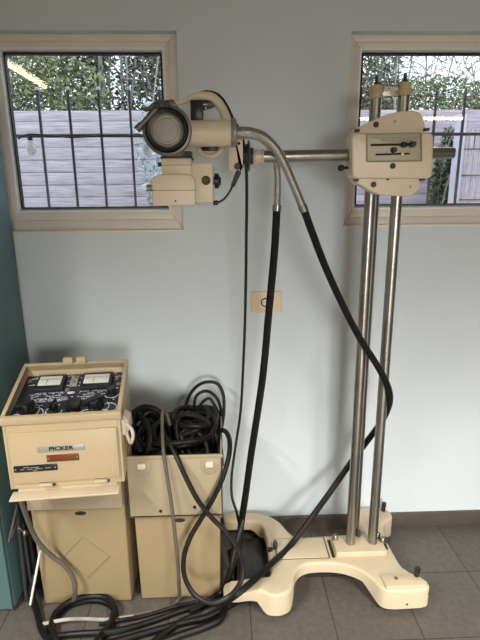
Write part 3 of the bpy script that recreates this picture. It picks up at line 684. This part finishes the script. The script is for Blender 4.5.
def knob(u, v, r, h, a=None, mtl='black'):
    q = B(); q.lathe(PN(u, v), pn, [(0, r*1.15), (h*.18, r*1.15), (h*.22, r), (h*.92, r*.9), (h, r*.78)], 28)
    if a is not None:
        c = PN(u, v, h*.62); ax = (V((1, 0, 0))*math.cos(a) + pu*math.sin(a)); sd = pn.cross(ax)
        q.prism([c-ax*r*1.9-sd*r*.18, c+ax*r*1.9-sd*r*.18, c+ax*r*1.9+sd*r*.32, c-ax*r*1.9+sd*r*.32], pn*h*.5)
    return kl(q, 'knob', mtl, PA, bevel=.001)
knob(.135, .26, .024, .030); knob(.155, .17, .015, .040, .5); knob(.395, .20, .012, .032, 1.3); knob(.77, .22, .019, .032, .6); knob(.80, .30, .014, .036)
knob(.905, .50, .0165, .028)
pbox(.505, .635, .15, .36, 0, .022, 'relay_block', 'black', PA, .003)
pbox(.56, .60, .06, .13, 0, .010, 'indicator', 'red', PA, .002); pbox(.33, .50, .02, .06, 0, .004, 'legend_strip', 'brass'); pbox(.64, .86, .015, .05, 0, .004, 'legend_strip', 'brass')
q = B()
def arc(u, v, R, a0, a1):
    c = PN(u, v, .0008); pts = [c + V((1, 0, 0))*math.cos(a0+(a1-a0)*k/20)*R + pu*math.sin(a0+(a1-a0)*k/20)*R for k in range(21)]; w_ = B(); w_.tube(pts, .0014, 6); kl(w_, 'dial_arc', 'ink', PA)
for u, v, R, a0, a1 in ((.20, .16, .034, -1.2, 1.6), (.06, .10, .018, 1.0, 3.4), (.395, .19, .024, -3.0, .2), (.395, .19, .026, 2.0, 3.6), (.705, .10, .022, 1.2, 4.2), (.90, .20, .026, -1.3, 2.2), (.86, .12, .014, -2, 2), (.905, .50, .024, -2.6, -.3), (.135, .22, .040, -.4, 1.1), (.80, .24, .034, -.9, .7), (.68, .14, .030, 1.8, 3.6)): arc(u, v, R, a0, a1)
rnd = random.Random(3)
def dashes(u0, u1, v, n_, hh=.0032):
    u = u0
    while u < u1:
        L = rnd.uniform(.008, .03); c = PN(u, v+rnd.uniform(-.008, .008), .0002); e = V((1, 0, 0))*L*(KW-2*wt)
        if rnd.random() < .85: q.prism([c-pu*hh/2, c+e-pu*hh/2, c+e+pu*hh/2, c+pu*hh/2], pn*.0006)
        u += L+.006
for a in ((.10, .42, .555, 9), (.12, .40, .515, 9), (.56, .86, .555, 9), (.60, .84, .515, 5), (.32, .70, .445, 9), (.30, .44, .405, 5), (.50, .66, .405, 5), (.08, .30, .44, 5), (.12, .28, .40, 4), (.10, .44, .955, 8), (.58, .90, .955, 8),
          (.20, .26, .33, 3), (.42, .46, .32, 3), (.66, .72, .33, 3), (.90, .97, .38, 3), (.88, .96, .62, 3), (.43, .46, .74, 2), (.545, .56, .80, 1), (.90, .97, .90, 3), (.02, .09, .78, 3), (.02, .09, .93, 3), (.85, .97, .14, 3), (.12, .42, .585, 9), (.58, .88, .585, 9), (.30, .72, .475, 9), (.33, .66, .425, 7), (.10, .32, .46, 7), (.43, .46, .84, 1), (.545, .57, .72, 1), (.545, .57, .90, 1), (.70, .80, .40, 3), (.24, .34, .12, 3), (.44, .50, .10, 3)): dashes(*a)
kl(q, 'panel_legend', 'ink', PA, smooth=False)

# ------------------------------------------------------------------ cables heaped in the case
ZI = .40
G = 'black cables heaped in the open case'
def bin_cable(label, pts, r, mtl='rubber', g=G): return cable('cable', label, pts, r, mtl, g, 10)
def bp(*l): return [at(x, y, Y=Y) for x, y, Y in l]
HEAP = 'black cable heaped with its fellows inside the open case, lower layers'
rnd = random.Random(11)
for k in range(24):
    cx = -.262+.155*rnd.random()+(0 if k % 3 else .05); cy = 1.69+rnd.uniform(-.05, .05); R1 = .075+.05*rnd.random(); zc = .45+.0095*k
    tilt = rnd.uniform(-.45, .45); pts = []
    R1 = min(R1, cx+.325, -.045-cx+.02); ry = min(.135, R1*1.15, cy-1.54, 1.845-cy)
    for j in range(13):
        a = j/12*2*PI*1.02+k; pts.append(V((cx+math.cos(a)*R1, cy+math.sin(a)*ry, max(.42, zc+math.sin(a+.3)*.0+math.cos(a)*R1*tilt+.008*math.sin(3*a)))))
    bin_cable(HEAP, pts, .0085+.004*rnd.random(), rnd.choice(('rubber', 'rubber', 'rubber2')))
rnd = random.Random(21)
for k in range(7):
    cx = -.262+.02*rnd.random(); zc = .50+.018*k; R1 = .056; pts = []; tl = rnd.uniform(-.5, .5)
    for j in range(11):
        a = j/10*2*PI*.93+k*1.3; pts.append(V((cx+math.cos(a)*R1, 1.68+math.sin(a)*.12, zc+math.cos(a)*R1*tl+.006*math.sin(3*a+k))))
    bin_cable('black cable coiled in the left half of the open case, under the arching cables', pts, .0105, rnd.choice(('rubber', 'rubber2')))
bin_cable('black cable arching highest at the left of the cable heap', bp((141, 452, 1.56), (133, 432, 1.60), (133, 415, 1.64), (142, 407, 1.68), (157, 410, 1.70), (168, 424, 1.68), (172, 444, 1.64), (172, 460, 1.62)), .0105)
bin_cable('black cable curving down at the left end of the cable heap', bp((134, 412, 1.70), (141, 417, 1.66), (148, 427, 1.62), (150, 440, 1.59), (147, 454, 1.57), (145, 462, 1.56)), .0115, 'rubber2')
bin_cable('black cable bent over the top of the heap beside the console grip', bp((137, 425, 1.66), (148, 412, 1.68), (163, 415, 1.70), (176, 424, 1.69), (184, 440, 1.66), (187, 462, 1.62)), .010)
for dx, dy, y_, r in ((0, 0, 1.72, .0125), (6, 3, 1.74, .011), (-2, 8, 1.70, .012), (12, 8, 1.73, .0115), (3, 16, 1.70, .012)):
    bin_cable('black cable bunched at the back left of the open case, behind the grey cord', bp((135+dx*.3, 452, y_-.08), (133+dx*.6, 430+dy*.6, y_-.04), (138+dx, 413.5+dy, y_), (149+dx, 412+dy, y_+.03), (161+dx*.6, 419+dy, y_+.02), (169+dx*.4, 434+dy*.5, y_-.02), (171, 454, y_-.07)), r, 'rubber')
bin_cable('tall black cable loop rising highest over the back of the case', bp((185, 425, 1.80), (186, 405, 1.84), (193, 390, 1.85), (204, 382.5, 1.85), (217, 383.5, 1.85), (223, 394, 1.845), (224, 410, 1.83), (221, 432, 1.79), (219, 450, 1.76)), .0068)
bin_cable('black cable loop standing just below the tallest loop', bp((194, 430, 1.80), (194, 408, 1.82), (197, 395, 1.83), (207, 391, 1.83), (216, 397, 1.825), (221, 410, 1.82), (220, 428, 1.80), (214, 448, 1.76)), .0062)
bin_cable('narrow black cable loop under the tallest loop, against the back panel', bp((198, 436, 1.80), (196.5, 418, 1.81), (201, 404, 1.82), (209, 398.5, 1.82), (215, 406, 1.815), (219, 416, 1.81), (217, 440, 1.78)), .0058)
bin_cable('thick black cable arching from mid heap down to the right end of the case', bp((178, 440, 1.62), (176, 426, 1.65), (181, 415.5, 1.68), (193, 415, 1.69), (207, 422, 1.68), (216, 434, 1.66), (220, 450, 1.62), (221, 466, 1.59)), .0112)
bin_cable('black cable arching low over the heap behind the right clasp', bp((183, 455, 1.60), (180, 440, 1.63), (186, 430, 1.65), (196, 431, 1.65), (204, 440, 1.63), (208, 455, 1.60), (209, 466, 1.58)), .0095, 'rubber2')
bin_cable('black cable slanting steeply through the middle of the heap', bp((172, 420, 1.68), (178, 430, 1.65), (186, 446, 1.61), (193, 462, 1.58)), .009, 'rubber2')

# hanging loop in front of the right case
LP = bp((162, 432, 1.60), (168, 441, 1.56), (176, 455.5, 1.512), (181.5, 468, 1.485), (190, 486, 1.470), (199, 502, 1.465), (212, 518, 1.462), (227, 533, 1.455), (238, 550, 1.44), (243, 568, 1.43)) + \
     [at(240, 583, Y=1.415), at(228, 597, Y=1.405), at(209, 602.5, Y=1.40), at(194, 594, Y=1.415), at(184.5, 576, Y=1.44), at(184, 557, Y=1.455), at(190, 538, Y=1.470), at(201, 519, Y=1.482), at(214, 497, Y=1.485), at(224, 474, Y=1.495), at(229.5, 452, Y=1.53), at(229, 438, Y=1.58), at(224, 430.5, Y=1.63), at(217, 433, Y=1.66), at(211, 446, Y=1.66)]
cable('cable_loop', 'dark cable hanging over the front of the open case in one large loop', LP, .0088, 'rubber2', n=10)
cable('grey_cord', 'grey cord hanging over the middle of the open case down to the floor', bp((170, 425, 1.66), (166, 412, 1.66), (163.5, 409, 1.64), (162.3, 416, 1.61), (162.5, 436, 1.56), (164, 456, 1.505), (167.5, 478, 1.493), (171.5, 505, 1.487), (175, 535, 1.485), (177.8, 562, 1.485), (178.8, 583, 1.485)) +
      [at(178, 600, Z=.012), at(168, 609, Z=.0075), at(150, 612, Z=.0075), at(128, 615.5, Z=.0075), at(108, 619, Z=.0075)], .0064, 'grey_cord')
cable('pale_cord', 'pale grey cord lying across the cable coil on the floor', [at(40.5, 624.5, Z=.010), at(52, 622, Z=.028), at(66, 619.5, Z=.034), at(84, 619, Z=.012), at(104, 619.6, Z=.022), at(118, 618.5, Z=.012), at(134, 616.5, Z=.012)], .0066, 'pale_cord')
cable('grey_cord', 'grey cord looping from under the console flap down the front of its case', bp((20, 498, 1.42), (25, 512, 1.44), (31, 528, 1.46), (39, 543, 1.475), (52, 556, 1.49), (64, 565, 1.498), (72.5, 577, 1.500), (75, 588, 1.498)) + [at(73, 601, Z=.03), at(68, 606, Z=.012)], .0085, 'grey_cord')

# coil on the floor in front of the cases
coil = []
cc = at(84, 622.5, Z=.014)
for j in range(33):
    a = PI*.95 - j/32*2*PI*1.6; R1 = .103+.004*math.sin(j); coil.append(V((cc.x+math.cos(a)*R1*1.06, cc.y+math.sin(a)*R1, .0135+.018*max(0, min(1, (j-15)/6)))))
coil = coil[::2]
cable('floor_coil', 'black cable lying in a round coil on the tiles before the cases', [at(58, 640, Z=.0135), at(52, 632, Z=.0135)] + coil + [], .0118, 'rubber')
cable('floor_cable', 'black cable rising along the left case beside the teal cabinet', [at(52, 645, Z=.013), at(42, 630, Z=.013), at(37, 612, Z=.016), V((-.742, 1.545, .04)), V((-.748, 1.60, .10)), V((-.735, 1.66, .12)), V((-.735, 1.75, .05)), V((-.735, 1.80, .014))], .0115, 'rubber')
cable('floor_cable', 'black cable sweeping along the tiles from the coil to the base fork', [at(70, 612, Z=.0135), at(100, 606, Z=.0135)][:0] + [at(48, 637, Z=.012), at(75, 634, Z=.030), at(115, 631, Z=.030), at(150, 622, Z=.0125), at(178, 612, Z=.0125), at(205, 602.5, Z=.0125), at(226, 590, Z=.0125), V((-.012, 1.535, .0125)), V((.01, 1.57, .0125)), V((.022, 1.70, .0125)), V((.012, 1.78, .0125))], .0108, 'rubber')
cable('floor_cable', 'thin dark cable running from the coil along the foot of the right case', [at(100, 624, Z=.0085), at(118, 620.5, Z=.026), at(140, 617, Z=.0085), at(160, 611.5, Z=.0085), at(178, 606, Z=.0085), at(196, 602, Z=.0085)], .0075, 'rubber2')
cable('floor_cable', 'thick black cable nearest the camera, crossing the tiles under the hoses', [at(60, 652, Z=.0135), at(110, 643, Z=.0135), at(150, 632, Z=.0135), at(185, 622.5, Z=.0135), at(205, 618, Z=.0135), at(222, 610, Z=.0135), at(240, 600, Z=.0135), at(252, 598, Z=.0135)], .0125, 'rubber')
for k, (x, y, zt_) in enumerate(((-.742, 1.60, .53), (-.762, 1.66, .50), (-.728, 1.70, .56), (-.755, 1.74, .54), (-.738, 1.79, .58), (-.775, 1.70, .46))):  # extra cables put in to deepen the shade of the gap
    cable('gap_shade_cable', 'added black cable that darkens the gap between the teal cabinet and the left case', [V((x+.008, y+.05, zt_)), V((x, y+.01, zt_-.12)), V((x-.004, y, .25)), V((x+.004, y-.01, .10)), V((x, y+.01, .02)), V((x+.004, y+.05, .012))], .0105, 'rubber', 'added cables darkening the gap')
cable('upright_cable', 'black cable standing in the gap between the right case and the base', bp((243, 520, 1.60), (236, 545, 1.56), (230, 570, 1.53)) + [at(221, 592, Z=.03), at(205, 604, Z=.02), at(190, 612, Z=.012)], .0095, 'rubber2')

# ------------------------------------------------------------------ teal cabinet, rods in the gap
t = thing('teal_cabinet', 'tall teal metal cabinet at the left edge', 'cabinet', (-1.15, 1.71, 0))
B().box((-1.55, 1.525, .012), (-.800, 1.912, 1.85)).build('body', 'teal', t, bevel=.004)
B().box((-1.545, 1.507, .016), (-1.178, 1.527, 1.84)).build('door', 'teal', t, bevel=.003)
B().box((-1.172, 1.507, .016), (-.803, 1.527, 1.84)).build('door', 'teal', t, bevel=.003)
for x in (-1.52, -.84):
    for y in (1.56, 1.88): B().cyl((x, y, 0), (x, y, .02), .016, seg=14).build('foot', 'black', t)
tag(B().cyl(at(30.2, 604.5, Y=1.49), at(40.2, 551, Y=1.523), .0042, seg=10).build('white_rod', 'white'), 'thin white rod leaning against the left case', 'rod')
t = thing('folded_stand', 'dark folded metal stand in the gap beside the teal cabinet', 'stand', (-.775, 1.56, 0))
q = B(); q.cyl((-.772, 1.56, .0), (-.768, 1.575, .42), .007); q.build('pole', 'dark', t)
q = B(); q.cyl((-.752, 1.57, .0), (-.757, 1.58, .33), .005); q.build('leg', 'dark', t)
q = B(); q.cyl((-.768, 1.575, .40), at(9, 542, Y=1.50), .006); q.build('brace', 'dark', t)
q = B(); q.cyl((-.768, 1.572, .36), at(11, 538, Y=1.50), .004); q.build('brace', 'oldsteel', t)
q = B(); q.ball(at(25, 533, Y=1.56), .012, (.8, 1, 1.2)); q.cyl(at(25, 533, Y=1.56), (-.7695, 1.57, .32), .006); q.build('clamp', 'oldsteel', t)

# ------------------------------------------------------------------ wall outlet
t = thing('wall_outlet', 'ivory double wall outlet plate behind the hanging hose', 'outlet', (.1745, WALL, 1.035))
B().box((.112, WALL-.011, 1.036), (.237, WALL+.001, 1.122)).build('plate', 'ivory', t, bevel=.003)
B().box((.146, WALL-.0135, 1.056), (.192, WALL-.009, 1.102)).build('socket_module', 'plug', t, bevel=.002)
q = B(); q.lathe((.169, WALL-.0132, 1.079), (0, -1, 0), [(0, .0185), (.002, .0185)], 30); q.build('socket_well', 'dark', t)
q = B(); q.lathe((.169, WALL-.0150, 1.079), (0, -1, 0), [(0, .0125), (.0012, .0125)], 24); q.build('socket_base', 'plug', t)
for dx in (-.006, .006): B().cyl((.169+dx, WALL-.015, 1.079), (.169+dx, WALL-.0168, 1.079), .0024, seg=10).build('contact', 'hole', t)

# ------------------------------------------------------------------ outside
GX = (-5, 7)
struct(B().box((GX[0], WT+.001, -.1), (GX[1], 14, 0)).build('ground', 'soil', smooth=False))
def grille(xs, name, label):
    yg = 2.18
    t = thing(name, label, 'window bars', ((xs[0]+xs[-1])/2, yg, 1.35))
    for x in xs:
        q = B(); zt_ = 1.905 if xs[0] < 0 else 1.885; q.box((x-.0046, yg-.0046, 1.34), (x+.0046, yg+.0046, zt_)); q.lathe((x, yg, zt_-.001), (0, 0, 1), [(0, .0075), (.02, .0068), (.045, .001)], 8); q.build('bar', 'iron', t)
        B().ball((x, yg, 1.925), .0085, (1, 1, 1.1), 12, 8).build('finial', 'bead', t) if label.startswith('dark iron bars outside the left') else None
    B().box((xs[0]-.10, yg-.012, 1.737), (xs[-1]+.12, yg-.005, 1.749)).build('rail', 'iron', t)
    B().box((xs[0]-.10, yg-.012, 1.345), (xs[-1]+.12, yg-.005, 1.365)).build('rail', 'iron', t)
    return t
r_ = 2.18/2.15
grille([-.853*r_, -.733*r_, -.612*r_, -.490*r_, -.367*r_, -.244*r_], 'window_grille', 'dark iron bars outside the left window')
grille([.531*r_, .653*r_, .775*r_, .897*r_, 1.019*r_, 1.141*r_], 'window_grille', 'dark iron bars outside the right window')
# bulbs on a wire along the left rail
t = thing('string_lights', 'wire with clear bulbs strung along the left window bars', 'string lights', at(29, 137, Y=2.16))
wp = [at(18, 139, Y=2.157), at(27, 134.5, Y=2.157), at(45, 135, Y=2.157), at(72, 137.5, Y=2.157), at(105, 135.5, Y=2.157), at(146, 137, Y=2.157), at(165, 139, Y=2.157)]
B().tube(spline(wp, 8), .0028, 8).build('wire', 'black', t)
for px, py in ((30, 139), (147, 140)):
    p = at(px, py, Y=2.15); B().cyl(p+V((0, 0, .012)), p-V((0, 0, .006)), .010, seg=14).build('bulb_holder', 'black', t)
    B().lathe(p-V((0, 0, .004)), (0, 0, -1), [(0, .009), (.012, .012), (.028, .0205), (.040, .0215), (.052, .016), (.058, .004)], 20).build('bulb', 'bead', t)
# board fence
t = thing('board_fence', 'weathered lilac grey board fence behind the left window', 'fence', (-.4, 4.2, 0))
q = B(); hb = .098; z = .02; k = 0
while z < 2.10:
    q.box((-3.4, 4.2+.003*(k % 2), z), (2.5, 4.222+.003*(k % 2), min(2.155, z+hb-.004))); z += hb; k += 1
q.box((-3.4, 4.212, .02), (2.5, 4.226, 2.15)); q.build('boards', 'plank', t, bevel=.003)
for x in (-2.6, -.9, .75): B().box((x-.045, 4.226, 0), (x+.045, 4.30, 2.12)).build('fence_post', 'post', t, bevel=.004)
t = thing('reed_fence', 'pinkish reed screen outside the right window, right of the hedge', 'fence', (2.3, 3.6, 0))
q = B(); rnd = random.Random(5)
for k in range(95):
    x = 1.73+.0135*k; q.cyl((x, 3.6+rnd.uniform(-.004, .004), 0), (x+rnd.uniform(-.004, .004), 3.6, 1.93+rnd.uniform(-.015, .015)), .0062, seg=6)
q.build('reeds', 'reed', t)
q = B()
for z in (1.45, 1.62, 1.80): q.tube([V((1.72, 3.590, z)), V((3.04, 3.590, z))], .0035, 6)
q.build('binding_wire', 'line', t)
B().box((1.665, 3.57, 0), (1.72, 3.63, 2.03)).build('fence_post', 'post', t, bevel=.004)
B().box((1.76, 3.62, 1.80), (3.0, 3.65, 2.03)).build('top_board', 'plank', t, bevel=.004)

def leaves(name, label, mtl, centre, rad, n, size, cat, group=None, trunk=None, seed=0, inner=.25):
    rn = random.Random(seed); c = V(centre); rad = V(rad)
    t = thing(name, label, cat, (c.x, c.y, 0), 0, group)
    bm = B(); 
    for k in range(n):
        while True:
            d = V((rn.uniform(-1, 1), rn.uniform(-1, 1), rn.uniform(-1, 1)))
            if inner < d.length < 1: break
        p = c + V((d.x*rad.x, d.y*rad.y, d.z*rad.z))
        if p.z < .03: continue
        a = V((rn.gauss(0, 1), rn.gauss(0, 1), rn.gauss(0, .7))).normalized(); b_ = a.cross(V((rn.gauss(0, 1), rn.gauss(0, 1), rn.gauss(0, 1)))).normalized()
        s = size*rn.uniform(.6, 1.4); nrm = a.cross(b_)
        vs = [bm.bm.verts.new(p+v) for v in (-a*s, b_*s*.42+nrm*s*.12, a*s, -b_*s*.42+nrm*s*.12)]
        bm.bm.faces.new((vs[0], vs[1], vs[2])); bm.bm.faces.new((vs[0], vs[2], vs[3]))
    bmesh.ops.recalc_face_normals(bm.bm, faces=[])
    me = bpy.data.meshes.new('foliage'); bm.bm.to_mesh(me); bm.bm.free(); me.transform(Matrix.Translation((-c.x, -c.y, 0))); me.materials.append(M[mtl])
    o = bpy.data.objects.new('foliage', me); COL.objects.link(o); o.parent = t
    if trunk:
        q = B()
        for pts, r in trunk: sp = spline(pts, 5); q.tube(sp, [r*(1-.6*i/len(sp)) for i in range(len(sp))], 7)
        q.build('branches', 'bark', t)
    return t
def stems(cx, cy, h, n, r, spread, seed):
    rn = random.Random(seed); o = []
    for k in range(n):
        x = cx+rn.uniform(-spread*.4, spread*.4); y = cy+rn.uniform(-.2, .2); q = [V((x, y, 0))]
        dx = rn.uniform(-spread, spread)
        for j in range(1, 5): q.append(V((x+dx*j/4+rn.uniform(-.08, .08), y+rn.uniform(-.1, .1), h*j/4)))
        o.append((q, r*rn.uniform(.5, 1.2)))
    return o
def twigs(cx, cy, n, seed):
    rn = random.Random(seed); o = []
    for k in range(n):
        p = V((cx+rn.uniform(-1.1, 1.1), cy+rn.uniform(-.3, .3), rn.uniform(2.3, 3.9))); d = V((rn.gauss(0, 1), rn.gauss(0, .4), rn.gauss(.7, .7))).normalized(); q = [p]
        for j in range(3): d = (d+V((rn.gauss(0, .35), 0, rn.gauss(0, .35)))).normalized(); q.append(q[-1]+d*rn.uniform(.12, .3))
        o.append((q, rn.uniform(.004, .009)))
    return o
leaves('tree', 'dense evergreen tree filling the left part of the left window', 'leaf_dark', (-2.3, 5.9, 2.9), (1.1, .7, 1.3), 13000, .031, 'tree', 'trees beyond the fence', stems(-2.2, 5.6, 4.0, 7, .02, .5, 1), 1)
leaves('tree', 'evergreen tree in the middle of the left window', 'leaf_dark', (-1.0, 6.0, 2.8), (1.0, .7, 1.3), 11000, .030, 'tree', 'trees beyond the fence', stems(-1.05, 5.5, 4.0, 9, .022, .6, 2), 2)
leaves('bush', 'yellow green bush just above the left end of the board fence', 'leaf_lime', (-1.75, 5.0, 2.35), (.75, .35, .55), 3500, .028, 'bush', None, stems(-1.75, 5.0, 2.4, 6, .012, .5, 3), 3)
leaves('tree', 'evergreen tree behind the x-ray head at the right of the left window', 'leaf_dark', (-.32, 6.1, 2.6), (.85, .6, 1.0), 8500, .028, 'tree', 'trees beyond the fence', stems(-.3, 5.7, 4.2, 8, .018, .7, 4), 4)
leaves('shrub', 'blue grey leaved shrub beside the x-ray head, before the fence', 'leaf_pale', (-.50, 3.75, 1.78), (.11, .12, .40), 330, .028, 'shrub', None, stems(-.50, 3.75, 1.7, 4, .008, .06, 5), 5, 0)
leaves('tree', 'dark tree behind the left column in the right window', 'leaf_dark', (1.72, 6.2, 2.75), (.42, .5, 1.2), 6500, .027, 'tree', 'trees beyond the fence', stems(1.75, 6.0, 4.0, 5, .018, .4, 6), 6)
leaves('bush', 'light green bush low in the middle of the right window', 'leaf_lime', (2.55, 6.4, 2.50), (1.1, .4, .38), 6500, .027, 'bush', None, stems(2.5, 6.4, 2.3, 5, .012, .5, 7), 7)
leaves('tree', 'dark tree at the right edge of the right window', 'leaf_dark', (3.55, 6.2, 2.3), (.45, .4, .75), 2600, .034, 'tree', 'trees beyond the fence', stems(3.5, 6.2, 3, 4, .015, .4, 8), 8)
leaves('tree', 'bare twiggy tree against the pale sky in the right window', 'leaf_lime', (2.7, 7.4, 3.1), (1.1, .4, .9), 2600, .018, 'tree', None, stems(2.7, 7.2, 4.6, 12, .014, .9, 9) + twigs(2.8, 7.3, 260, 9), 9)
leaves('hedge', 'ivy column between the board fence and the reed screen', 'leaf_dark', (1.765, 3.95, 1.05), (.118, .10, .97), 5200, .025, 'hedge', None, stems(1.765, 3.95, 1.9, 4, .01, .06, 10), 10, 0)

# ------------------------------------------------------------------ picture settings
S.view_settings.view_transform = 'Standard'; S.view_settings.look = 'None'; S.view_settings.gamma = 1; S.view_settings.use_curve_mapping = False
S.view_settings.exposure = .27
S.cycles.use_denoising = True
S.cycles.max_bounces = 8; S.cycles.transparent_max_bounces = 12
